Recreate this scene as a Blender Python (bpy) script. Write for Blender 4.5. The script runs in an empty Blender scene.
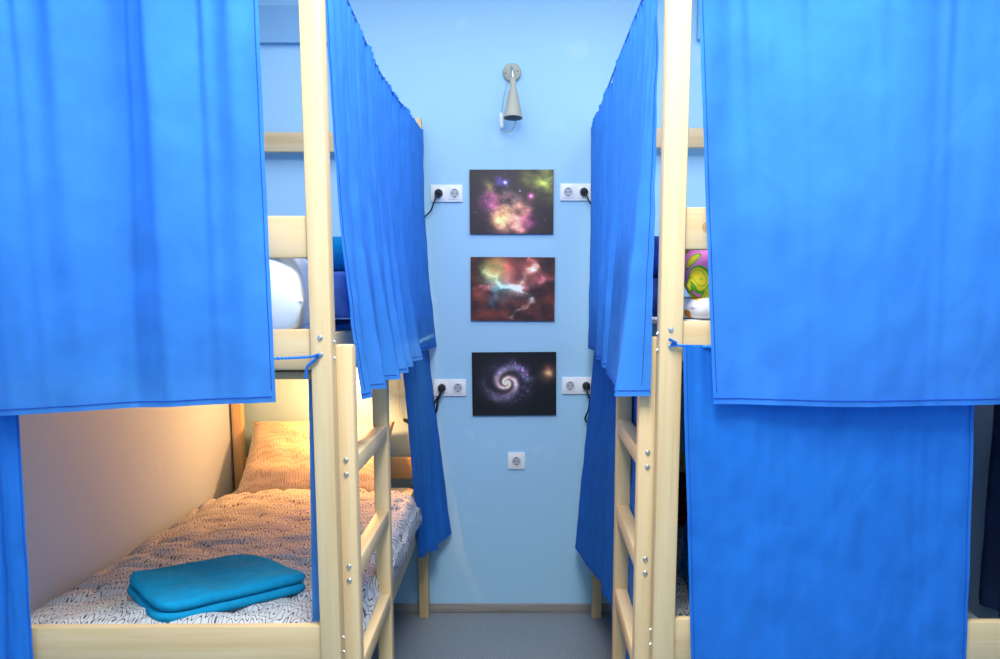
import bpy, bmesh, math, random
from mathutils import Vector, Matrix, noise
random.seed(7)
S = bpy.context.scene
COL = S.collection

# ---------------------------------------------------------------- materials
def srgb(r, g, b):
    f = lambda c: (c/255/12.92) if c/255 <= .04045 else ((c/255+.055)/1.055)**2.4
    return (f(r), f(g), f(b), 1)

class NT:
    def __init__(s, name):
        s.m = bpy.data.materials.new(name); s.m.use_nodes = True
        s.n = s.m.node_tree.nodes; s.l = s.m.node_tree.links
        s.n.clear()
        s.out = s.n.new('ShaderNodeOutputMaterial')
        s.b = s.n.new('ShaderNodeBsdfPrincipled')
        s.l.new(s.b.outputs[0], s.out.inputs[0])
    def add(s, t, **kw):
        n = s.n.new(t)
        for k, v in kw.items():
            if k in n.inputs: n.inputs[k].default_value = v
            else: setattr(n, k, v)
        return n
    def link(s, a, b): s.l.new(a, b)
    def coord(s, scale=(1,1,1), which='Object'):
        tc = s.add('ShaderNodeTexCoord'); mp = s.add('ShaderNodeMapping')
        mp.inputs['Scale'].default_value = scale
        s.link(tc.outputs[which], mp.inputs[0]); return mp.outputs[0]
    def noise(s, vec, scale, detail=3, rough=.5):
        n = s.add('ShaderNodeTexNoise', Scale=scale, Detail=detail, Roughness=rough)
        s.link(vec, n.inputs['Vector']); return n.outputs['Fac']
    def ramp(s, fac, stops):
        r = s.add('ShaderNodeValToRGB'); e = r.color_ramp.elements
        while len(e) < len(stops): e.new(.5)
        for i, (p, c) in enumerate(stops): e[i].position = p; e[i].color = c
        s.link(fac, r.inputs[0]); return r.outputs[0]
    def math(s, op, a, b=None):
        n = s.add('ShaderNodeMath', operation=op)
        for i, v in enumerate((a, b)):
            if v is None: continue
            if isinstance(v, (int, float)): n.inputs[i].default_value = v
            else: s.link(v, n.inputs[i])
        return n.outputs[0]
    def mix(s, fac, a, b, blend='MIX'):
        n = s.add('ShaderNodeMix', data_type='RGBA', blend_type=blend)
        if isinstance(fac, (int, float)): n.inputs[0].default_value = fac
        else: s.link(fac, n.inputs[0])
        for i, v in ((6, a), (7, b)):
            if isinstance(v, tuple): n.inputs[i].default_value = v
            else: s.link(v, n.inputs[i])
        return n.outputs[2]
    def bump(s, h, strength=.2, dist=.01):
        b = s.add('ShaderNodeBump', Strength=strength, Distance=dist)
        s.link(h, b.inputs['Height']); s.link(b.outputs[0], s.b.inputs['Normal'])
    def color(s, c):
        if isinstance(c, tuple): s.b.inputs['Base Color'].default_value = c
        else: s.link(c, s.b.inputs['Base Color'])
    def rough(s, r, spec=.3):
        s.b.inputs['Roughness'].default_value = r
        s.b.inputs['Specular IOR Level'].default_value = spec

def plain(name, c, rough=.5, var=.06, nscale=20, metal=0, spec=.3, bump=0):
    t = NT(name); v = t.coord()
    f = t.noise(v, nscale)
    d = tuple(x*(1-var) for x in c[:3])+(1,); e = tuple(min(1, x*(1+var)) for x in c[:3])+(1,)
    t.color(t.ramp(f, [(.3, d), (.7, e)])); t.rough(rough, spec)
    t.b.inputs['Metallic'].default_value = metal
    if bump: t.bump(f, bump, .004)
    return t.m

def wood(name, axis, light, dark, knot=None):
    sc = [26, 26, 26]; sc[axis] = 1.3
    t = NT(name); v = t.coord(tuple(sc))
    f = t.noise(v, 1.0, 4, .55)
    v2 = t.coord((3, 3, 3)); f2 = t.noise(v2, 1.2, 2)
    c = t.ramp(f, [(.28, dark), (.5, tuple((a+b)/2 for a, b in zip(dark, light))), (.75, light)])
    c = t.mix(t.math('MULTIPLY', f2, .28), c, tuple(x*.86 for x in light[:3])+(1,))
    # fine pores
    sp = [160, 160, 160]; sp[axis] = 5
    f3 = t.noise(t.coord(tuple(sp)), 1, 1)
    c = t.mix(t.math('MULTIPLY', t.math('GREATER_THAN', f3, .66), .12), c, tuple(x*.6 for x in dark[:3])+(1,))
    if knot:
        tc = t.add('ShaderNodeTexCoord')
        d = t.add('ShaderNodeVectorMath', operation='DISTANCE'); d.inputs[1].default_value = knot
        mp = t.add('ShaderNodeVectorMath', operation='MULTIPLY_ADD')
        t.link(tc.outputs['Object'], d.inputs[0])
        k = t.ramp(t.math('MULTIPLY', d.outputs['Value'], 60), [(.0, srgb(150,105,60)), (.55, srgb(190,150,95)), (.62, srgb(160,115,65)), (.7, (0,0,0,1))])
        kf = t.math('LESS_THAN', d.outputs['Value'], .0112)
        c = t.mix(t.math('MULTIPLY', kf, .8), c, k)
    t.color(c); t.rough(.5, .25); t.bump(f, .05, .002)
    return t.m

LW, DW = srgb(217,195,153), srgb(197,166,116)
WOODX, WOODY, WOODZ = [wood('pine_'+a, i, LW, DW) for i, a in enumerate('xyz')]

def fabric(name, c, trans=.35, weave=900, var=.1):
    t = NT(name); v = t.coord()
    f = t.noise(v, 9, 4, .6)
    d = tuple(x*(1-var) for x in c[:3])+(1,); e = tuple(min(1, x*(1+var)) for x in c[:3])+(1,)
    colr = t.ramp(f, [(.3, d), (.7, e)]); t.color(colr); t.rough(.85, .12)
    # crease lines: thin ridged noise
    g = t.noise(t.coord((1, 1, .55)), 4.2, 2, .4)
    ridge = t.math('ABSOLUTE', t.math('SUBTRACT', g, .5))
    ridge = t.math('MULTIPLY', t.math('MINIMUM', ridge, .03), 33)
    fine = t.noise(v, 45, 3)
    h = t.math('ADD', t.math('MULTIPLY', ridge, .35), t.math('MULTIPLY', fine, .25))
    t.bump(h, .35, .006)
    tr = t.add('ShaderNodeBsdfTranslucent'); t.link(colr, tr.inputs[0])
    mx = t.add('ShaderNodeMixShader'); mx.inputs[0].default_value = trans
    t.link(t.b.outputs[0], mx.inputs[1]); t.link(tr.outputs[0], mx.inputs[2])
    t.link(mx.outputs[0], t.out.inputs[0])
    return t.m
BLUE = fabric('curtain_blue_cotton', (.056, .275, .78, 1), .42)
BLUESHADED = fabric('curtain_blue_cotton_shaded', (.016, .150, .53, 1), .08)  # same cotton for the lower curtains, their dimmer light put into the colour
STITCH = plain('dark_blue_thread', srgb(22, 75, 170), .8)
ROPE = plain('blue_cord', srgb(40, 130, 215), .8)

def wallmat(name, c, var=.04):
    t = NT(name); v = t.coord()
    f = t.noise(v, 1.2, 3); f2 = t.noise(v, 140, 2)
    d = tuple(x*(1-var) for x in c[:3])+(1,)
    col = t.ramp(f, [(.35, d), (.65, c)])
    blot = t.ramp(t.noise(v, 7, 2), [(.66, (0,0,0,1)), (.74, (1,1,1,1))])
    bw = t.add('ShaderNodeRGBToBW'); t.link(blot, bw.inputs[0])
    col = t.mix(t.math('MULTIPLY', bw.outputs[0], .10), col, (.8,.9,1,1))
    t.color(col); t.rough(.6, .2); t.bump(f2, .05, .002)
    return t.m
WALL = wallmat('light_blue_paint', (.36, .62, .82, 1))
SIDEWALL = wallmat('pale_blue_grey_paint', (.46, .61, .79, 1))
WHITEP = wallmat('white_ceiling_paint', (.82, .83, .84, 1))
BANDBLUE = wallmat('darker_blue_band', (.24, .46, .66, 1))

def floormat():
    t = NT('grey_speckled_lino'); v = t.coord()
    f = t.noise(v, 130, 3, .7); f2 = t.noise(v, 3, 3)
    c = t.ramp(f, [(.3, srgb(108,116,124)), (.5, srgb(134,142,148)), (.72, srgb(164,172,176))])
    c = t.mix(t.math('MULTIPLY', f2, .3), c, srgb(96,108,122))
    t.color(c); t.rough(.45, .35); return t.m
FLOOR = floormat()
def basemat():
    t = NT('grey_brown_skirting'); v = t.coord((2, 30, 60)); f = t.noise(v, 2, 4)
    t.color(t.ramp(f, [(.3, srgb(128,122,118)), (.7, srgb(158,152,146))])); t.rough(.45); return t.m
SKIRT = basemat()
METAL = plain('zinc_plated_steel', (.6,.6,.58,1), .3, metal=1)
WPLAST = plain('white_plastic', (.82,.84,.84,1), .3, .02)
RECSHADE = plain('shaded_recess_plastic', (.42,.45,.47,1), .4, .03)  # grey tone paints the shade inside the white socket recesses
BLACK = plain('black_rubber', (.012,.012,.014,1), .45)
LAMPM = plain('cream_lamp_enamel', srgb(168,168,152), .45, .02)
ORANGE = plain('orange_tag', srgb(230,120,40), .5)

def squiggle(name, base, line, scale=17, freq=105, width=.34):
    t = NT(name); v = t.coord((1, 1, .8))
    sx = t.add('ShaderNodeSeparateXYZ'); t.link(v, sx.inputs[0])
    n = t.math('MULTIPLY', t.math('SUBTRACT', t.noise(v, scale, 1.5, .5), .5), 9)
    n2 = t.math('MULTIPLY', t.math('SUBTRACT', t.noise(v, scale*.6, 1.5, .5), .5), 11)
    wob = t.math('SINE', t.math('ADD', t.math('MULTIPLY', sx.outputs[0], freq*2.2), n2))
    ph = t.math('ADD', t.math('MULTIPLY', sx.outputs[1], freq), t.math('ADD', t.math('MULTIPLY', wob, 1.9), n))
    s_ = t.math('ABSOLUTE', t.math('SINE', ph))
    m = t.math('LESS_THAN', s_, width)
    f2 = t.noise(t.coord(), 5, 3)
    t.color(t.mix(m, base, line)); t.rough(.9, .1); t.bump(f2, .25, .01)
    return t.m
DUVET = squiggle('white_bedding_with_wiggly_lines', (.60,.625,.63,1), (.13,.13,.14,1))
PILLOWM = squiggle('pillow_wiggly_lines', (.64,.60,.52,1), (.40,.33,.26,1), 17, 125, .45)
SHEET = plain('white_sheet', (.74,.76,.75,1), .9, .04, 8, bump=.2)
TEAL = plain('turquoise_fleece', srgb(24,146,192), .95, .07, 45, spec=.05, bump=.35)
NAVY = plain('navy_cloth', srgb(42,62,130), .9, .3, 30, bump=.2)
BLUEBL = plain('mid_blue_blanket', srgb(70,108,182), .9, .15, 30, bump=.2)
SHEETB = plain('grey_blue_sheet', srgb(110,138,178), .9, .1, 12, bump=.2)
DRED = plain('dark_red_cloth', srgb(120,24,30), .9, .2, 30)
DNAVY = plain('dark_slate_cloth', srgb(38,58,98), .9, .2, 20)

def floral(name, base, leaf, edge, scale, th):
    t = NT(name); v = t.coord((1, 1, 1))
    warp = t.add('ShaderNodeTexNoise', Scale=18.0); t.link(v, warp.inputs['Vector'])
    vv = t.mix(.02, v, warp.outputs['Color'], 'ADD')
    vo = t.add('ShaderNodeTexVoronoi', Scale=scale); t.link(vv, vo.inputs['Vector'])
    d = vo.outputs['Distance']
    inner = t.math('LESS_THAN', d, th); ring = t.math('LESS_THAN', d, th*1.22)
    vein = t.math('GREATER_THAN', t.math('SINE', t.math('MULTIPLY', d, 42)), .72)
    lc = t.mix(t.math('MULTIPLY', vein, .6), leaf, edge)
    c = t.mix(ring, base, edge); c = t.mix(inner, c, lc)
    t.color(c); t.rough(.85, .1); return t.m
FLORAL = floral('pink_floral_print', srgb(240,130,190), srgb(245,215,50), srgb(95,175,50), 17, .42)
FLORAL2 = floral('white_orange_print', srgb(244,240,236), srgb(240,130,50), srgb(235,190,60), 26, .3)

# ---------------------------------------------------------------- geometry helpers
def finish(name, bm, mat, parent=None, smooth=True, label=None, cat=None, group=None, kind=None, sharp=35):
    me = bpy.data.meshes.new(name)
    if parent is not None: off = Vector(parent['_o'])
    else:
        lo = [min(v.co[i] for v in bm.verts) for i in range(3)]; hi = [max(v.co[i] for v in bm.verts) for i in range(3)]
        off = Vector(((lo[0]+hi[0])/2, (lo[1]+hi[1])/2, lo[2]))
    bmesh.ops.translate(bm, verts=bm.verts, vec=-off)
    bmesh.ops.recalc_face_normals(bm, faces=bm.faces)
    bm.to_mesh(me); bm.free()
    if smooth:
        for p in me.polygons: p.use_smooth = True
        me.set_sharp_from_angle(angle=math.radians(sharp))
    o = bpy.data.objects.new(name, me); COL.objects.link(o)
    me.materials.append(mat)
    if parent is not None: o.parent = parent; o['_o'] = list(off)
    else: o.location = off; o['_o'] = list(off)
    if label: o['label'] = label
    if cat: o['category'] = cat
    if group: o['group'] = group
    if kind: o['kind'] = kind
    return o

def thing(name, label, cat, loc, group=None):
    o = bpy.data.objects.new(name, None); COL.objects.link(o)
    o.location = loc; o.empty_display_size = .1; o['_o'] = list(loc)
    o['label'] = label; o['category'] = cat
    if group: o['group'] = group
    return o

def hexa(bm, c8, bev=0, seg=2):
    vs = [bm.verts.new(p) for p in c8]
    fs = [bm.faces.new([vs[i] for i in q]) for q in ((0,3,2,1),(4,5,6,7),(0,1,5,4),(1,2,6,5),(2,3,7,6),(3,0,4,7))]
    if bev:
        es = {e for f in fs for e in f.edges}
        bmesh.ops.bevel(bm, geom=list(es), offset=bev, segments=seg, profile=.5, affect='EDGES')
def box(bm, x0, x1, y0, y1, z0, z1, bev=0, W=None):
    c = [(x0,y0,z0),(x1,y0,z0),(x1,y1,z0),(x0,y1,z0),(x0,y0,z1),(x1,y0,z1),(x1,y1,z1),(x0,y1,z1)]
    if W: c = [W(*p) for p in c]
    hexa(bm, c, bev)
def lathe(bm, prof, M, seg=24):
    rings = []
    for r, z in prof:
        rings.append([bm.verts.new(M @ Vector((r*math.cos(2*math.pi*i/seg), r*math.sin(2*math.pi*i/seg), z))) for i in range(seg)])
    for a, b in zip(rings, rings[1:]):
        for i in range(seg):
            j = (i+1) % seg; bm.faces.new((a[i], a[j], b[j], b[i]))
    bm.faces.new(rings[0][::-1]); bm.faces.new(rings[-1])
def spline(pts, n=40):
    pts = [Vector(p) for p in pts]; out = []
    if len(pts) == 2: return [pts[0].lerp(pts[1], i/n) for i in range(n+1)]
    P = [2*pts[0]-pts[1]]+pts+[2*pts[-1]-pts[-2]]
    k = len(pts)-1
    for i in range(n+1):
        t = i/n*k; j = min(int(t), k-1); t -= j
        a, b, c, d = P[j:j+4]
        out.append(.5*((2*b)+(c-a)*t+(2*a-5*b+4*c-d)*t*t+(3*b-a-3*c+d)*t**3))
    return out
def tube(bm, pts, r, seg=8, n=40, helix=None):
    ps = spline(pts, n); prev = None; rings = []
    for i, p in enumerate(ps):
        t = (ps[min(i+1, len(ps)-1)]-ps[max(i-1, 0)]).normalized()
        if prev is None:
            u = t.orthogonal().normalized()
        else: u = (prev - t*prev.dot(t)).normalized()
        prev = u; w = t.cross(u); c = p
        if helix:
            R, turns, ph = helix; a = ph+turns*2*math.pi*i/len(ps); c = p+R*(math.cos(a)*u+math.sin(a)*w)
        rings.append([bm.verts.new(c+r*(math.cos(2*math.pi*k/seg)*u+math.sin(2*math.pi*k/seg)*w)) for k in range(seg)])
    for a, b in zip(rings, rings[1:]):
        for i in range(seg):
            j = (i+1) % seg; bm.faces.new((a[i], a[j], b[j], b[i]))
    bm.faces.new(rings[0][::-1]); bm.faces.new(rings[-1])
def rope(bm, pts, n=160, turns=40):
    tube(bm, pts, .0022, 6, n, (.0018, turns, 0)); tube(bm, pts, .0022, 6, n, (.0018, turns, math.pi))
def toward(d, loc):   # matrix: local +z looks along d
    return Matrix.Translation(Vector(loc)) @ Vector(d).to_track_quat('Z', 'Y').to_matrix().to_4x4()

# ---------------------------------------------------------------- room
FW = 3.78; LX, RX = -1.345, 1.285; BY = -1.9; CZ = 3.05
def slab(name, *b, m=WALL):
    bm = bmesh.new(); box(bm, *b); return finish(name, bm, m, smooth=False, kind='structure')
slab('floor', LX-.1, RX+.1, BY-.1, FW+.1, -.1, 0, m=FLOOR)
slab('ceiling', LX-.1, RX+.1, BY-.1, FW+.1, CZ, CZ+.1, m=WHITEP)
slab('wall_far', LX-.1, RX+.1, FW, FW+.1, 0, CZ)
slab('wall_left', LX-.1, LX, BY, FW, 0, CZ, m=SIDEWALL)
slab('wall_right', RX, RX+.1, BY, FW, 0, CZ, m=SIDEWALL)
slab('wall_back', LX-.1, RX+.1, BY-.1, BY, 0, CZ)
bm = bmesh.new(); box(bm, LX, RX, FW-.014, FW, 0, .044, .004); finish('baseboard_far', bm, SKIRT, kind='structure')
slab('wall_band_1', LX, -.83, FW-.03, FW, 2.66, 2.815, m=BANDBLUE)  # thin bands on the far wall above the beds, darker blue than the wall
slab('wall_band_2', .80, RX, FW-.03, FW, 2.675, 2.86, m=BANDBLUE)

# ---------------------------------------------------------------- bunk beds
class Side:
    def __init__(s, sg, ox, slope, zo):
        s.sg, s.ox, s.sl, s.zo = sg, ox, slope, zo
    def W(s, a, b, z):      # a outward from aisle, b along bed from its front, z up
        return Vector((s.ox+s.sg*a+s.sl*b, 1.76+b-s.sg*s.sl*a, z+s.zo))
    def Wf(s, a, b, z):     # on the floor
        return Vector((s.ox+s.sg*a+s.sl*b, 1.76+b-s.sg*s.sl*a, z))
L = Side(-1, -.410, -.0105, 0)
R = Side(1, .311, .0236, .018)
BW, BL, PW = .905, 1.985, .047

def bolt(loc, d, parent):
    bm = bmesh.new(); M = toward(d, loc)
    lathe(bm, [(k*.82, h*.8) for k, h in ((.0075, -.002), (.0075, .0008), (.0068, .0016), (.0048, .0018), (.0045, .0042), (.0030, .0048), (.0026, .0030), (.0004, .0030))], M, 14)
    finish('bolt', bm, METAL, parent)

def bunk(sd, label):
    t = thing('bunk_bed', label, 'bunk bed', (sd.ox, 1.76, 0), 'pine bunk beds along the aisle')
    def part(name, m, *b, bev=.005):
        bm = bmesh.new()
        f = sd.Wf if b[4] == 0 else sd.W
        c = [(b[0],b[2],b[4]),(b[1],b[2],b[4]),(b[1],b[3],b[4]),(b[0],b[3],b[4]),(b[0],b[2],b[5]),(b[1],b[2],b[5]),(b[1],b[3],b[5]),(b[0],b[3],b[5])]
        c = [(sd.Wf if p[2] == 0 else sd.W)(*p) for p in c]
        hexa(bm, c, bev); return finish(name, bm, m, t)
    for a in (0, BW-PW):
        part('post', WOODZ, a, a+PW+(.004 if sd is R else 0), 0, .05, 0, 2.335)
        part('post', WOODZ, a, a+PW, BL-.05, BL, 0, 2.325)
    ins = .010
    for b0, b1, nm in ((ins, ins+.024, 'end'), (BL-ins-.024, BL-ins, 'head')):
        m = WOODX
        if nm == 'end' and sd is R:
            k = sd.W(.0985, ins, 1.672-.018+.0) - Vector(t['_o']); m = wood('pine_with_knot', 0, LW, DW, tuple(k))
        part(nm+'_guard_board', m, PW, BW-PW, b0, b1, 1.607, 1.697)
        part(nm+'_rail', WOODX, PW, BW-PW, b0, b1, 1.362, 1.453)
        part(nm+'_board', WOODX, PW, BW-PW, b0, b1, .655 if nm == 'end' else .685, .768 if nm == 'end' else .786)
    part('top_rail', WOODX, PW, BW-PW, BL-.038, BL-.014, 2.18, 2.265)
    for a0 in (.022, BW-.046):
        part('side_rail', WOODY, a0, a0+.024, .05, BL-.05, .455, .555)
        part('side_rail', WOODY, a0, a0+.024, .05, BL-.05, 1.335, 1.44)
    part('slat_base', WOODX, .046, BW-.046, .05, BL-.05, .50, .518, bev=.003)
    part('slat_base', WOODX, .046, BW-.046, .05, BL-.05, 1.338, 1.356, bev=.003)
    # ladder screwed to the aisle side
    for b0 in (.055, .548):
        part('ladder_upright', WOODZ, -.035, .009, b0, b0+.045, 0, 1.416, bev=.006)
    for z in (1.156, .901, .645, .389, .133):
        part('ladder_rung', WOODY, -.033, .004, .100, .548, z-.046, z, bev=.005)
    for z in (1.434, 1.397): bolt(sd.W(.024, 0, z), (0,-1,0), t)
    for z in (1.425, 1.388, .735, .70): bolt(sd.W(0, .025, z), (-sd.sg,0,0), t)
    for z in (1.156, .901, .645, .389, .133):
        for dz in (-.006, -.040): bolt(sd.W(-.013, .055, z+dz), (0,-1,0), t)
    return t
bunk(L, 'tall pine bunk bed on the left with a lit lower berth and a side ladder')
bunk(R, 'tall pine bunk bed on the right with lower berth curtained shut and side ladder')

def mattress(sd, z0, z1, mat, label, a0=.048, a1=BW-.012):
    bm = bmesh.new(); box(bm, a0, a1, .055, BL-.06, z0, z1, .03, sd.W)
    return finish('mattress', bm, mat, label=label, cat='mattress', group='mattresses in the bunks')
mattress(L, .518, .655, SHEET, 'white sheeted mattress under the patterned duvet in the left lower berth')
mattress(L, 1.356, 1.462, SHEETB, 'mattress in grey-blue sheet on the left upper berth')
mattress(R, .518, .655, SHEET, 'white sheeted mattress in the dark right lower berth')
mattress(R, 1.356, 1.455, SHEET, 'mattress under the floral bedding on the right upper berth')

def duvet(sd, label, b0, b1, drape, seed):
    NU, NV = 90, 120; bm = bmesh.new(); grid = []
    prof = [(.888, .668), (.84, .695), (.70, .722), (.45, .735), (.20, .728), (.08, .715), (.03, .70)]
    if drape: prof += [(.004, .668), (-.002, .62), (.004, .575)]
    else: prof += [(.052, .672)]
    sp = spline([(p[0], 0, p[1]) for p in prof], NU)
    for j in range(NV+1):
        v = j/NV; row = []
        for i, p in enumerate(sp):
            a, z = p.x, p.z
            b = b0+(b1-b0)*v
            n1 = noise.noise(Vector((a*5+seed, b*4, seed))); n2 = noise.noise(Vector((a*14+seed, b*11+n1, 3+seed)))
            rid = abs(noise.noise(Vector((a*7-b*4+seed, b*8+a*5, 7.7))))
            top = 1 if z > .66 else .35
            z2 = z+top*(.012*n1+.006*n2-.016*max(0, .22-rid)/.22+.012)
            e = min(v, 1-v)*(b1-b0)
            if e < .05: z2 -= (.03 if z2 > .6 else 0)*(1-e/.05)**2
            bb = b+.022*noise.noise(Vector((a*6, seed+v*2, 1)))*(v > .9)
            aa = a
            if i > NU*.8 and drape: aa = a-.016*noise.noise(Vector((b*6, z*3, seed)))-(.012*v)
            row.append(bm.verts.new(sd.W(aa, bb, z2)))
        grid.append(row)
    for j in range(NV):
        for i in range(NU):
            bm.faces.new((grid[j][i], grid[j][i+1], grid[j+1][i+1], grid[j+1][i]))
    o = finish('duvet', bm, DUVET, label=label, cat='duvet', group='white duvets with squiggly lines', sharp=180)
    m = o.modifiers.new('s', 'SOLIDIFY'); m.thickness = .012; m.offset = -1
    return o
duvet(L, 'white squiggle-patterned duvet lying under the folded turquoise towel', .075, 1.55, True, 2.1)
duvet(R, 'white squiggle-patterned duvet in the dark right lower berth', .075, 1.60, False, 5.4)

def pillow(name, mat, w, h, t, M, label, cat='pillow', group=None, p=2.6, wr=.006, seed=0):
    bm = bmesh.new(); N = 44; sides = []
    for sgn in (1, -1):
        g = []
        for j in range(N+1):
            row = []
            for i in range(N+1):
                u, v = 2*i/N-1, 2*j/N-1
                prof = (max(0, 1-abs(u)**p)*max(0, 1-abs(v)**p))**.5
                cx = 1-.05*(1-abs(v)**2)*abs(u)**3; cy = 1-.06*(1-abs(u)**2)*abs(v)**3
                n = noise.noise(Vector((u*3+seed, v*3, sgn*2+seed)))
                z = sgn*t/2*prof*(1+.12*n)+wr*n*prof
                row.append((u*w/2*cx, v*h/2*cy, z))
            g.append(row)
        sides.append(g)
    V = []
    for s, g in enumerate(sides):
        vv = [[None]*(N+1) for _ in range(N+1)]
        for j in range(N+1):
            for i in range(N+1):
                if s == 1 and (i in (0, N) or j in (0, N)): vv[j][i] = V[0][j][i]
                else: vv[j][i] = bm.verts.new(M @ Vector(g[j][i]))
        V.append(vv)
        for j in range(N):
            for i in range(N):
                bm.faces.new((vv[j][i], vv[j][i+1], vv[j+1][i+1], vv[j+1][i]))
    return finish(name, bm, mat, label=label, cat=cat, group=group, sharp=180)
def MX(loc, rx=0, ry=0, rz=0):
    return Matrix.Translation(Vector(loc)) @ Matrix.Rotation(rz, 4, 'Z') @ Matrix.Rotation(ry, 4, 'Y') @ Matrix.Rotation(rx, 4, 'X')
R_ = math.radians
pillow('pillow', PILLOWM, .66, .44, .17, MX((-.905, 3.545, .812), R_(42), 0, R_(1)), 'large patterned pillow leaning on the head board in the lamplight')

# folded turquoise towel on the duvet
def folded(name, mat, corners, z, layers, th, label, cat, seed=1, fold_edge=0, group=None):
    bm = bmesh.new(); A, B, C, D = [Vector(c) for c in corners]; N = 48
    for k in range(layers):
        f = 1-.015*k; cen = (A+B+C+D)/4
        jx = Vector((random.uniform(-.006,.006), random.uniform(-.006,.006)))
        for_s = []
        for sg in (0, 1):
            vv = []
            for j in range(N+1):
                row = []
                for i in range(N+1):
                    u, v = i/N, j/N
                    a_, b_ = 2*u-1, 2*v-1; ua, va = .5+.5*a_*(1-.10*b_**6), .5+.5*b_*(1-.10*a_**6)
                    p = (A.lerp(B, ua)).lerp(D.lerp(C, ua), va); p = cen+(p-cen)*f+jx
                    eu, ev = min(u, 1-u), min(v, 1-v)
                    ee = lambda q: math.sqrt(max(0, 1-(1-min(1, q/.055))**2)); e = ee(eu)*ee(ev)
                    n = noise.noise(Vector((p.x*11+seed, p.y*11, k*.2+seed)))
                    zz = z+th*(k+.5)+(1 if sg else -1)*th*.48*e+.009*n*(.3+.7*sg if k == layers-1 else .3)
                    pr = p+Vector((noise.noise(Vector((u*4, k+seed, 1)))*.008, noise.noise(Vector((v*4, k+seed, 2)))*.008))
                    row.append((pr.x, pr.y, zz))
                vv.append(row)
            for_s.append(vv)
        V0 = [[bm.verts.new(p) for p in r] for r in for_s[0]]
        V1 = [[(V0[j][i] if i in (0, N) or j in (0, N) else bm.verts.new(for_s[1][j][i])) for i in range(N+1)] for j in range(N+1)]
        for VV in (V0, V1):
            for j in range(N):
                for i in range(N):
                    bm.faces.new((VV[j][i], VV[j][i+1], VV[j+1][i+1], VV[j+1][i]))
    return finish(name, bm, mat, label=label, cat=cat, sharp=180, group=group)
folded('folded_towel', TEAL, ((-1.075,2.09),(-.79,2.275),(-.545,2.09),(-.86,1.83)), .735, 2, .028, 'folded turquoise fleece towel on the left patterned duvet', 'towel')

# things on the left upper berth
pillow('pillow', SHEET, .60, .25, .215, MX((-.765, 1.885, 1.522), R_(4), 0, R_(-1)), 'white pillow bulging over the end rail of the left upper berth', p=8, wr=.03, seed=4)
folded('folded_blanket', BLUEBL, ((-.60,2.42),(-.425,2.42),(-.408,1.98),(-.60,1.98)), 1.470, 1, .118, 'mid blue folded blanket on the left upper berth behind the post', 'blanket')
bm = bmesh.new(); lathe(bm, [(.012,-.17),(.034,-.168),(.045,-.155),(.046,0),(.045,.155),(.034,.168),(.012,.17)], toward((-1,.12,0), (-.585, 2.16, 1.637)), 26)
for v in bm.verts: v.co += .006*noise.noise_vector(v.co*26)
finish('rolled_towel', bm, TEAL, label='rolled turquoise towel on the blue blanket of the left upper berth', cat='towel')

# things on the right upper berth
folded('patterned_blanket', FLORAL2, ((.372,2.20),(.86,2.18),(.86,1.812),(.376,1.812)), 1.474, 1, .052, 'white folded blanket with orange print beneath the pink floral pillow', 'blanket', 3)
o = thing('floral_pillow', 'pink pillow with yellow and green leaf print behind the right end rail', 'pillow', (.62, 1.98, 1.528))
tmp = pillow('pillow_case', FLORAL, .50, .34, .155, MX((.628, 1.975, 1.598), R_(18), 0, 0), None, None, p=5, wr=.004, seed=9)
tmp.parent = o; tmp.location = Vector(tmp['_o'])-Vector(o['_o']); 
bm = bmesh.new(); box(bm, .385, .87, 1.90, 2.10, 1.672, 1.682, .004); finish('lace_border', bm, SHEET, o)
folded('navy_blanket', NAVY, ((.318,2.45),(.362,2.45),(.362,1.86),(.312,1.86)), 1.476, 2, .095, 'navy blue folded blanket between the right front post and aisle curtain', 'blanket', 6)

# right lower berth, seen through the gaps
folded('folded_towel', TEAL, ((.46,2.22),(.66,2.22),(.66,1.90),(.437,1.90)), .765, 4, .034, 'stack of turquoise towel glimpsed between right post and lower curtain', 'towel', 8)
folded('folded_blanket', DRED, ((.42,3.0),(.85,3.0),(.85,2.62),(.42,2.62)), .77, 3, .035, 'dark red folded cloth deep inside the right lower berth', 'cloth', 9)

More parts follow.
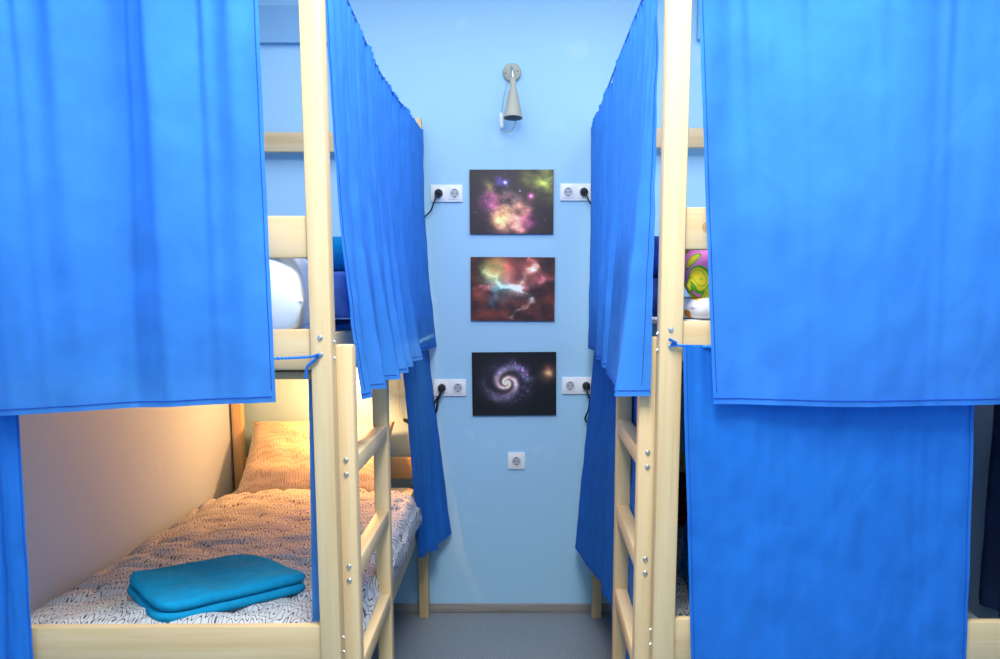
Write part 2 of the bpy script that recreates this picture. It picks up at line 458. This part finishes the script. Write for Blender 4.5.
# ---------------------------------------------------------------- curtains
def pl(pts, dense):
    pts = [Vector(p) for p in pts]; d = [0]
    for a, b in zip(pts, pts[1:]): d.append(d[-1]+(b-a).length)
    out = []
    for i in range(dense+1):
        s = d[-1]*i/dense; j = 0
        while j < len(pts)-2 and d[j+1] < s: j += 1
        t = 0 if d[j+1] == d[j] else (s-d[j])/(d[j+1]-d[j])
        t = min(1, max(0, t)); out.append(pts[j].lerp(pts[j+1], t))
    for _ in range(2):
        out = [out[0]]+[(out[k-1]+2*out[k]+out[k+1])/4 for k in range(1, len(out)-1)]+[out[-1]]
    return out
def curtain(label, top, bot, nrm, nu=120, nv=70, gather=.008, gfreq=26, soft=.012, sfreq=7, keep=.35, seed=0, power=1.0,
            cord=None, sag=0, hem=True, drop=None, group='blue cotton curtains', lower=False):
    T, B = pl(top, nu), pl(bot, nu); n = Vector(nrm).normalized()
    loc = (T[0]+T[-1])/2; base = Vector((loc.x, loc.y, min(p.z for p in B)))
    t = thing('curtain', label, 'curtain', base, group)
    def P(i, v):
        u = i/nu
        p = T[i].lerp(B[i], v)
        g = v**power; q = Vector((T[i].x+(B[i].x-T[i].x)*g, T[i].y+(B[i].y-T[i].y)*g, p.z))
        ph = gfreq*2*math.pi*u+3*noise.noise(Vector((u*9, seed, 0)))*2
        am = gather*(math.exp(-v*5)+keep*.3)*(.6+.6*noise.noise(Vector((u*gfreq*.7, seed, 4))))
        off = am*math.sin(ph)
        fold = noise.noise(Vector((u*sfreq+.25*v, seed+v*.25, 1.5)))
        off += soft*fold*(keep+(1-keep)*(1-v)**.8)
        off += .0032*noise.noise(Vector((u*16+v*6, v*11-u*5, seed+9)))
        q += n*off
        q.z -= sag*math.sin(math.pi*u)*(1-v)
        return q
    bm = bmesh.new()
    G = [[bm.verts.new(P(i, j/nv)) for i in range(nu+1)] for j in range(nv+1)]
    for j in range(nv):
        for i in range(nu):
            bm.faces.new((G[j][i], G[j][i+1], G[j+1][i+1], G[j+1][i]))
    o = finish('cloth', bm, BLUESHADED if lower else BLUE, t, sharp=180)
    H = max((T[k]-B[k]).length for k in (0, nu//2, nu))
    bm = bmesh.new(); dv = .013/H
    step = max(1, nu//60)
    side = -.0009 if n.y < 0 or abs(n.x) > .5 else .0009
    if hem:
        vb = 1-dv
        tube(bm, [P(i, vb)+n*.0008 for i in range(0, nu+1, step)], .0012, 5, 2*(nu//step))
        for i in (max(1, nu//80), nu-max(1, nu//80)):
            tube(bm, [P(i, j/nv)+n*.0008 for j in range(0, nv+1, 3)], .0009, 5, 60)
        finish('hem_seam', bm, STITCH, t)
    else: bm.free()
    if cord:
        bm = bmesh.new(); rope(bm, cord, 200, int(60)); finish('cord', bm, ROPE, t)
    return t
ZT = 2.315
# left bed, front end
curtain('blue curtain closing the upper end of the left bunk', [(-1.33,1.708,ZT),(-.516,1.708,ZT)],
        [(-1.33,1.710,1.266),(-1.12,1.708,1.269),(-.79,1.709,1.287),(-.5175,1.710,1.300)], (0,-1,0), 200, 80, gather=.022, gfreq=13, soft=.085, sfreq=9, keep=.26, seed=1.3,
        cord=[(-1.32,1.722,ZT),(-.9,1.722,ZT-.004),(-.52,1.724,ZT),(-.44,1.757,ZT)])
curtain('narrow blue curtain bunched at far left below the upper curtain', [(-1.335,1.745,1.385),(-1.20,1.745,1.385),(-1.099,1.745,1.385)],
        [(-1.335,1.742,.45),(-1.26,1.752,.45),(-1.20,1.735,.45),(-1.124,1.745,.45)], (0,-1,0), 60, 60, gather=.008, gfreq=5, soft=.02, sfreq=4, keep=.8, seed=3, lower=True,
        cord=[(-1.33,1.752,1.385),(-.9,1.751,1.378),(-.55,1.750,1.389),(-.46,1.750,1.393),(-.438,1.752,1.397),(-.447,1.752,1.385),(-.462,1.752,1.372),(-.468,1.756,1.345)])
curtain('thin strip of blue curtain hanging behind the left front post', [(-.476,1.815,1.362),(-.440,1.83,1.362)],
        [(-.488,1.815,.76),(-.470,1.83,.76),(-.445,1.82,.76)], (0,-1,0), 24, 40, gather=.003, gfreq=3, soft=.004, sfreq=2, seed=4, hem=False)
# left bed, aisle side
curtain('gathered blue curtain on the aisle side of the left upper berth',
        [(-.408,1.83,2.228),(-.411,2.05,2.222),(-.420,2.55,2.206),(-.427,3.15,2.243),(-.434,3.715,2.276)],
        [(-.366,1.872,1.284),(-.351,1.925,1.284),(-.384,2.02,1.292),(-.334,2.04,1.293),(-.371,2.19,1.30),(-.323,2.215,1.30),(-.362,2.40,1.30),(-.331,2.43,1.30),(-.374,2.60,1.303),(-.343,2.63,1.303),(-.372,2.78,1.308),(-.338,2.86,1.31),(-.415,3.35,1.307),(-.380,3.765,1.305)],
        (1,0,0), 300, 80, gather=.008, gfreq=34, soft=.012, sfreq=22, keep=.10, seed=5.5, power=2.2, lower=False,
        cord=[(-.409,1.80,2.242),(-.412,2.05,2.231),(-.421,2.55,2.205),(-.428,3.15,2.235),(-.436,3.72,2.28)])
curtain('blue curtain bunched beside the far post of the left lower berth',
        [(-.436,3.02,1.335),(-.432,3.35,1.335),(-.424,3.768,1.335)],
        [(-.440,3.44,.385),(-.415,3.49,.375),(-.425,3.56,.375),(-.370,3.585,.375),(-.385,3.66,.375),(-.345,3.69,.40),(-.318,3.745,.405)],
        (1,0,0), 110, 70, gather=.008, gfreq=10, soft=.018, sfreq=8, keep=.5, seed=6.2, lower=True)
# right bed, front end
curtain('wide blue curtain closing the upper end of the right bunk', [(.352,1.708,ZT+.01),(1.24,1.708,ZT+.01)],
        [(.4255,1.710,1.292),(.7,1.708,1.289),(1.25,1.710,1.297)], (0,-1,0), 200, 80, gather=.010, gfreq=13, soft=.07, sfreq=4.5, keep=.40, seed=8.8,
        cord=[(.335,1.757,ZT+.01),(.37,1.724,ZT+.01),(.8,1.722,ZT+.006),(1.20,1.724,ZT+.01)])
curtain('blue curtain hanging below across the lower end of the right bunk', [(.358,1.748,1.420),(.66,1.748,1.414),(.998,1.748,1.417)],
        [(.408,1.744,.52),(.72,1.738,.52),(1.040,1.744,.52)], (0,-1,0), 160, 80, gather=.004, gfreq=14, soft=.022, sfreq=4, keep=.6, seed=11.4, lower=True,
        cord=[(.329,1.750,1.432),(.345,1.750,1.424),(.366,1.7515,1.417),(.7,1.753,1.410),(1.0,1.753,1.413),(1.2,1.753,1.418)])
# right bed, aisle side
curtain('gathered blue curtain on the aisle side of the right upper berth',
        [(.307,1.82,2.258),(.312,2.13,2.264),(.320,2.75,2.276),(.328,3.715,2.281)],
        [(.300,1.792,1.302),(.219,1.803,1.30),(.240,1.95,1.302),(.257,2.2,1.302),(.262,2.38,1.302),(.325,2.53,1.302),(.271,2.60,1.302),(.302,2.88,1.305),(.287,2.955,1.305),(.327,3.25,1.31),(.314,3.60,1.308)],
        (-1,0,0), 280, 80, gather=.008, gfreq=34, soft=.012, sfreq=20, keep=.10, seed=13.1, power=1.5,
        cord=[(.309,1.80,2.262),(.313,2.13,2.267),(.321,2.75,2.279),(.335,3.72,2.285)])
curtain('long blue curtain behind the ladder of the right lower berth',
        [(.332,1.86,1.352),(.345,2.6,1.352),(.362,3.70,1.352)],
        [(.318,1.86,.40),(.334,2.02,.40),(.316,2.2,.40),(.342,2.45,.40),(.318,2.58,.40),(.347,2.85,.40),(.326,2.98,.40),(.338,3.15,.38),(.300,3.38,.37),(.272,3.66,.365)],
        (-1,0,0), 200, 70, gather=.005, gfreq=24, soft=.010, sfreq=14, keep=.5, seed=15.7, lower=True)
# dark cloth inside the right lower berth
bm = bmesh.new(); g = []
for j in range(41):
    row = []
    for i in range(31):
        u, v = i/30, j/40
        row.append(bm.verts.new((1.262-.010*math.sin(u*17)-.004*noise.noise(Vector((u*4, v*5, 2))), 1.87+.25*u, 1.36-.66*v)))
    g.append(row)
for j in range(40):
    for i in range(30): bm.faces.new((g[j][i], g[j][i+1], g[j+1][i+1], g[j+1][i]))
finish('hanging_cloth', bm, DNAVY, label='dark navy cloth hanging at far right inside the lower berth', cat='cloth', sharp=180)

# ---------------------------------------------------------------- space pictures
def lerp3(a, b, t): return tuple(x+(y-x)*t for x, y in zip(a, b))
def fb(x, y, s, o=5):
    return noise.fractal(Vector((x, y, s)), 1.0, 2.1, o)
def blob(u, v, cu, cv, r, ar=1.33):
    d = math.hypot((u-cu)*ar, v-cv)/r; return math.exp(-d*d)
STARS = [(random.random(), random.random(), random.random()) for _ in range(130)]
def stars(u, v, c, k=1.0, n=130):
    for su, sv, sb in STARS[:n]:
        d = math.hypot((u-su)*1.33, v-sv)
        if d < .012:
            a = k*sb**2*math.exp(-(d/.0055)**2); c = tuple(x+a*230 for x in c)
    return c
def nebula_pink(u, v):
    w = .10*fb(u*3, v*3, 1.7); w2 = .10*fb(u*3+9, v*3, 2.7)
    U, V = u+w, v+w2; t = .85+.75*fb(u*7, v*7, 4.1, 7); t = max(.12, min(1.5, t))*.78
    c = (38, 30, 36)
    for cu, cv, r, col in ((.40,.72,.16,(205,185,85)),(.56,.60,.15,(140,100,55)),(.23,.48,.13,(190,70,140)),(.63,.80,.17,(165,50,110)),(.33,.62,.12,(170,120,70)),
                           (.50,.46,.11,(140,105,105)),(.82,.12,.26,(110,120,35)),(.97,.22,.2,(95,110,40)),(.24,.28,.13,(120,115,45)),(.42,.20,.08,(70,55,160)),(.52,.90,.12,(190,140,80)),(.42,.8,.3,(70,30,40))):
        a = blob(U, V, cu, cv, r)*t*1.05; c = tuple(x+a*k for x, k in zip(c, col))
    for cu, cv, r, col in ((.425,.20,.028,(180,200,255)),(.73,.41,.05,(200,50,130)),(.73,.41,.018,(60,150,150)),(.60,.33,.012,(150,180,240))):
        a = blob(u, v, cu, cv, r); c = tuple(x+a*k for x, k in zip(c, col))
    return stars(u, v, c, .7)
def nebula_red(u, v):
    w = .12*fb(u*3+4, v*3, 3.3); w2 = .12*fb(u*3, v*3+7, 5.1); U, V = u+w, v+w2
    n = fb(u*5, v*5, 9.2, 7); c = lerp3((44, 24, 26), (128, 58, 46), max(0, min(1.1, .38+.75*n)))
    fil = lambda k: max(0, 1-abs(fb(u*4.2+k, v*4.2, k))*3.2)**2
    for cu, cv, r, col in ((.25,.18,.2,(105,120,50)),(.45,.18,.17,(150,60,50)),(.72,.2,.2,(90,50,45)),(.4,.45,.2,(60,110,110))):
        a = blob(U, V, cu, cv, r)*.9; c = tuple(x+a*k for x, k in zip(c, col))
    def seg(p, q, r, col, k):
        nonlocal c
        px, py = (q[0]-p[0])*1.33, q[1]-p[1]; x, y = (U-p[0])*1.33, V-p[1]
        t = max(0, min(1, (x*px+y*py)/(px*px+py*py))); d = math.hypot(x-t*px, y-t*py)/r
        a = math.exp(-d*d)*(.45+.75*fil(k)); a *= max(.3, 1+.8*n); c = tuple(m+a*h for m, h in zip(c, col))
    seg((.25,.62),(.55,.40),.06,(50,130,130),1.1); seg((.55,.40),(.80,.18),.05,(140,140,120),2.3); seg((.80,.18),(.72,.02),.04,(150,90,70),2.9)
    seg((.52,.42),(.72,.62),.08,(130,140,130),3.9); seg((.72,.62),(.55,.95),.04,(130,130,115),4.4); seg((.6,.42),(.95,.36),.04,(100,60,70),5.1)
    seg((.2,.25),(.40,.50),.07,(90,130,90),6.2); seg((.05,.50),(.3,.55),.05,(90,50,50),7.7); seg((.25,.7),(.3,.6),.05,(30,70,90),8.3)
    return stars(u, v, c, .5)
def spiral(u, v):
    c = (14, 14, 20); x, y = (u-.41)*1.33, (v-.48)
    x, y = x*.98+y*.10, y*1.06-x*.05
    r = math.hypot(x, y)+1e-4; th = math.atan2(y, x)
    n = fb(u*9, v*9, 2.2); th += .25*fb(u*5, v*5, 6.1)
    ph = th*1.0-math.log(r/.05)*2.9
    arm = (.5+.5*math.cos(2*ph))**1.3
    env = math.exp(-(r/.33)**3); outer = math.exp(-((r-.32)/.09)**2)*max(0, .55-.45*math.cos(th-2.6))
    a = arm*env*(1.05+.6*n); c = tuple(m+max(0, a)*h for m, h in zip(c, lerp3((190,150,120),(112,108,135), min(1, r/.24))))
    c = tuple(m+env*.8*h for m, h in zip(c, (36,30,34)))
    a = outer*(.5+.7*n)*.7; c = tuple(m+max(0, a)*h for m, h in zip(c, (85,85,130)))
    kn = max(0, noise.noise(Vector((u*34, v*30, 3)))-.25)*4*max(arm*env, outer); c = tuple(m+kn*h for m, h in zip(c, (120,45,70)))
    core = math.exp(-(r/.075)**2); glow = math.exp(-(r/.14)**2)
    c = tuple(m+core*h+glow*g for m, h, g in zip(c, (110,105,85), (70,52,38)))
    b1 = blob(u+.02*n, v, .905, .33, .05); b2 = blob(u+.03*n, v+.02*n, .90, .34, .14); b3 = blob(u, v, .90, .25, .05)
    c = tuple(m+b1*h+b2*g+b3*k for m, h, g, k in zip(c, (140,120,70), (95,65,45), (70,20,15)))
    return stars(u, v, c, .35, 50)
PICM = NT('printed_photo_gloss')
at_ = PICM.add('ShaderNodeVertexColor', layer_name='print'); PICM.color(at_.outputs[0]); PICM.rough(.4, .35); PICM = PICM.m
EDGE = plain('dark_print_edge', (.03,.03,.035,1), .6)
def picture(x0, x1, z0, z1, rot, fn, label):
    cx, cz = (x0+x1)/2, (z0+z1)/2; w, h = x1-x0, z1-z0
    t = thing('space_picture', label, 'picture', (cx, FW, z0), 'space prints in a column on the far wall')
    M = Matrix.Translation((cx, FW-.012, cz)) @ Matrix.Rotation(R_(rot), 4, 'Y')
    bm = bmesh.new(); c = [(-w/2,0,-h/2),(w/2,0,-h/2),(w/2,.0118,-h/2),(-w/2,.0118,-h/2),(-w/2,0,h/2),(w/2,0,h/2),(w/2,.0118,h/2),(-w/2,.0118,h/2)]
    hexa(bm, [M @ Vector(p) for p in c]); finish('backing_board', bm, EDGE, t, smooth=False)
    bm = bmesh.new(); NU, NV = 150, 114; lay = bm.verts.layers.float_color.new('print'); G = []
    for j in range(NV+1):
        row = []
        for i in range(NU+1):
            u, v = i/NU, j/NV
            vt = bm.verts.new(M @ Vector((-w/2+w*u, -.0008, h/2-h*v)))
            col = fn(u, v); vt[lay] = srgb(*[max(0, min(255, q)) for q in col]); row.append(vt)
        G.append(row)
    for j in range(NV):
        for i in range(NU): bm.faces.new((G[j][i], G[j+1][i], G[j+1][i+1], G[j][i+1]))
    finish('print', bm, PICM, t, smooth=False)
picture(-.222, .163, 1.8265, 2.1137, 0, nebula_pink, 'top picture of pink and yellow nebula with blue star, below the wall lamp')
picture(-.2205, .1710, 1.4275, 1.7205, .3, nebula_red, 'middle picture of red nebula with pale turquoise filaments')
picture(-.217, .1805, .9805, 1.2805, -.35, spiral, 'lowest picture of a spiral galaxy on black background')

# ---------------------------------------------------------------- sockets and plugs
def socket(x0, x1, z0, z1, n, label):
    t = thing('wall_socket', label, 'socket', ((x0+x1)/2, FW, z0), 'white wall sockets on the far wall')
    bm = bmesh.new(); box(bm, x0, x1, FW-.010, FW, z0, z1, .003); finish('frame', bm, WPLAST, t)
    cs = []
    for k in range(n):
        cx = x0+(x1-x0)*(k+.5)/n; cz = (z0+z1)/2; cs.append((cx, cz)); hw = .0275
        ins = bmesh.new(); box(ins, cx-hw, cx+hw, FW-.0125, FW-.0095, cz-hw, cz+hw, .0025); f = finish('insert', ins, WPLAST, t)
        bm = bmesh.new(); M = toward((0,-1,0), (cx, FW-.0126, cz))
        lathe(bm, [(.0205,-.001),(.0205,.0012),(.0190,.0012),(.0180,.0003),(.002,.0003)], M, 28); finish('recess', bm, RECSHADE, f)
        bm = bmesh.new()
        for dx in (-.0095, .0095):
            lathe(bm, [(.0028,-.001),(.0028,.0006),(.0005,.0006)], toward((0,-1,0), (cx+dx, FW-.0126, cz)), 10)
        box(bm, cx-.004, cx+.004, FW-.014, FW-.012, cz+.015, cz+.019); box(bm, cx-.004, cx+.004, FW-.014, FW-.012, cz-.019, cz-.015)
        finish('contacts', bm, BLACK, f)
    return cs
c1 = socket(-.400, -.2545, 1.970, 2.047, 2, 'upper left double white socket beside the pink nebula picture')
c2 = socket(.1935, .339, 1.9755, 2.0525, 2, 'upper right double white socket beside the pink nebula picture')
c3 = socket(-.3985, -.2465, 1.072, 1.152, 2, 'lower left double white socket beside the spiral galaxy picture')
c4 = socket(.209, .361, 1.082, 1.162, 2, 'lower right double white socket beside the spiral galaxy picture')
socket(-.0485, .0335, .718, .800, 1, 'single white socket below the spiral galaxy picture')
def plug(c, path, label, tag=False, r=.0028):
    t = thing('power_plug', label, 'plug', (c[0], FW-.015, c[1]), 'black plugs in the wall sockets')
    bm = bmesh.new(); lathe(bm, [(.018,.0),(.0185,.004),(.0175,.016),(.012,.026),(.008,.034),(.006,.036)], toward((0,-1,-.25), (c[0], FW-.0150, c[1])), 20)
    finish('plug_body', bm, BLACK, t)
    for i, p in enumerate(path):
        bm = bmesh.new(); tube(bm, [(c[0], FW-.048, c[1]-.008)]+p, r, 8, 50); finish('cable', bm, BLACK, t)
    if tag:
        bm = bmesh.new(); box(bm, c[0]-.028, c[0]-.016, FW-.052, FW-.044, c[1]-.052, c[1]-.044, .002); finish('cable_tag', bm, ORANGE, t)
plug(c1[0], [[(-.372,FW-.06,1.985),(-.385,FW-.05,1.955),(-.40,FW-.04,1.925),(-.43,FW-.022,1.90)]], 'black plug in the upper left socket, cable behind curtain', r=.0035)
plug(c2[1], [[(.312,FW-.06,1.99),(.325,FW-.05,1.965),(.345,FW-.04,1.94),(.36,FW-.02,1.92)]], 'black plug in the upper right socket, cable behind curtain', r=.0035)
plug(c3[0], [[(-.365,FW-.06,1.085),(-.378,FW-.05,1.05),(-.385,FW-.035,1.01),(-.405,FW-.02,.965)], [(-.368,FW-.062,1.08),(-.392,FW-.055,1.045),(-.400,FW-.035,1.0),(-.41,FW-.02,.955)]],
     'black plug in the lower left socket with thick cables running down', True, .0052)
plug(c4[1], [[(.326,FW-.06,1.09),(.337,FW-.05,1.06),(.332,FW-.04,1.01),(.322,FW-.035,.985),(.318,FW-.032,.965),(.330,FW-.03,.95),(.342,FW-.03,.965),(.340,FW-.03,1.01),(.352,FW-.03,1.06)]],
     'black plug in the lower right socket with a coiled cable', False, .0045)

# ---------------------------------------------------------------- lamps
def walllamp(x, z, label, reach=.085, cordpts=None, tilt=(0,-.08,-1), switch=WPLAST, lamp_off=0):
    t = thing('wall_lamp', label, 'lamp', (x, FW, z), 'cone wall lamps')
    bm = bmesh.new(); lathe(bm, [(.041,0),(.041,.010),(.037,.016),(.028,.019),(.003,.020)], toward((0,-1,0), (x, FW, z)), 32); finish('mounting_plate', bm, LAMPM, t)
    for dx, dz in ((-.030,.0-.006), (.026,.004)):
        bm = bmesh.new(); lathe(bm, [(.0035,0),(.003,.003),(.0005,.003)], toward((0,-1,0), (x+dx, FW-.0165, z+dz)), 8)
        finish('screw', bm, BLACK, t)
    bm = bmesh.new(); tube(bm, [(x,FW-.018,z+.012),(x-.001,FW-.05,z+.014),(x+.002,FW-reach,z-.01),(x+.005,FW-reach-.005,z-.045)], .0055, 10, 24); finish('arm', bm, METAL, t)
    top = Vector((x+.005, FW-reach-.005, z-.040))
    M = toward(tilt, top)
    bm = bmesh.new(); lathe(bm, [(.006,0),(.012,.004),(.014,.012),(.014,.050),(.019,.062),(.026,.095),(.036,.145),(.042,.178),(.0405,.178),(.034,.145),(.024,.085),(.015,.052),(.006,.046)], M, 32); finish('lamp_shade', bm, LAMPM, t)
    bm = bmesh.new(); lathe(bm, [(.006,.05),(.012,.058),(.017,.082),(.016,.098),(.008,.110),(.001,.112)], M, 20); finish('bulb', bm, SHEET, t)
    if cordpts:
        bm = bmesh.new(); tube(bm, cordpts[0], .0018, 6, 50); finish('cord', bm, LAMPM, t)
        bm = bmesh.new(); p, q = cordpts[1]; d = (Vector(q)-Vector(p))
        lathe(bm, [(.002,0),(.008,.004),(.0095,.012),(.0095,d.length-.012),(.008,d.length-.004),(.002,d.length)], toward(d, p), 14); finish('switch', bm, switch, t)
    return t
walllamp(-.027, 2.537, 'cream cone wall lamp, unlit, above the pictures on far wall',
         cordpts=([(-.045,FW-.02,2.51),(-.060,FW-.02,2.45),(-.073,FW-.02,2.37),(-.072,FW-.03,2.30),(-.060,FW-.03,2.276),(-.040,FW-.05,2.272),(-.02,FW-.07,2.285),(-.010,FW-.085,2.32),(-.008,FW-.088,2.40)], [(-.076,FW-.022,2.362),(-.072,FW-.022,2.290)]))
walllamp(-.600, 1.285, 'reading lamp glowing behind the curtain at the left lower berth head', reach=.12, tilt=(-.62,-.55,-.50), switch=BLACK,
         cordpts=([(-.60,FW-.02,1.26),(-.575,FW-.02,1.20),(-.562,FW-.02,1.10),(-.562,FW-.02,1.01),(-.553,FW-.02,.975),(-.535,FW-.02,.955),(-.52,FW-.02,.945)], [(-.545,FW-.022,.963),(-.505,FW-.022,.945)]))

# ---------------------------------------------------------------- lights
def area(name, loc, rot, sx, sy, e, col=(1,1,1)):
    l = bpy.data.lights.new(name, 'AREA'); l.shape = 'RECTANGLE'; l.size = sx; l.size_y = sy; l.energy = e; l.color = col
    o = bpy.data.objects.new(name, l); o.location = loc; o.rotation_euler = rot; COL.objects.link(o); return o
area('ceiling_lamp', (0, 2.3, CZ-.02), (0,0,0), 2.3, 2.0, 40, (1,.985,.95))
area('ceiling_lamp', (0, .80, CZ-.02), (0,0,0), .6, 1.1, 84, (1,.985,.95))
area('ceiling_lamp', (0, -1.0, CZ-.02), (0,0,0), 1.6, 1.2, 20, (1,.985,.95))
p = bpy.data.lights.new('reading_bulb', 'POINT'); p.energy = 25; p.color = (1,.42,.13); p.shadow_soft_size = .03
o = bpy.data.objects.new('reading_bulb', p); o.location = (-.75, FW-.29, 1.17); COL.objects.link(o)

w = bpy.data.worlds.new('world'); S.world = w; w.use_nodes = True
w.node_tree.nodes['Background'].inputs[0].default_value = (.6,.75,1,1); w.node_tree.nodes['Background'].inputs[1].default_value = .15

# ---------------------------------------------------------------- camera
cd = bpy.data.cameras.new('camera'); cam = bpy.data.objects.new('camera', cd); COL.objects.link(cam)
cd.sensor_width = 36; cd.sensor_fit = 'HORIZONTAL'; cd.lens = 800/1000*36
cam.location = (0, 0, 1.51); cam.rotation_euler = (math.radians(90-7.7218), 0, 0)
cd.shift_x = -18/1000; cd.shift_y = 81.97/1000; cd.clip_start = .05
S.camera = cam
S.view_settings.view_transform = 'Standard'; S.view_settings.exposure = 0
S.cycles.max_bounces = 8; S.cycles.diffuse_bounces = 5
for ob in COL.objects:
    if '_o' in ob: del ob['_o']
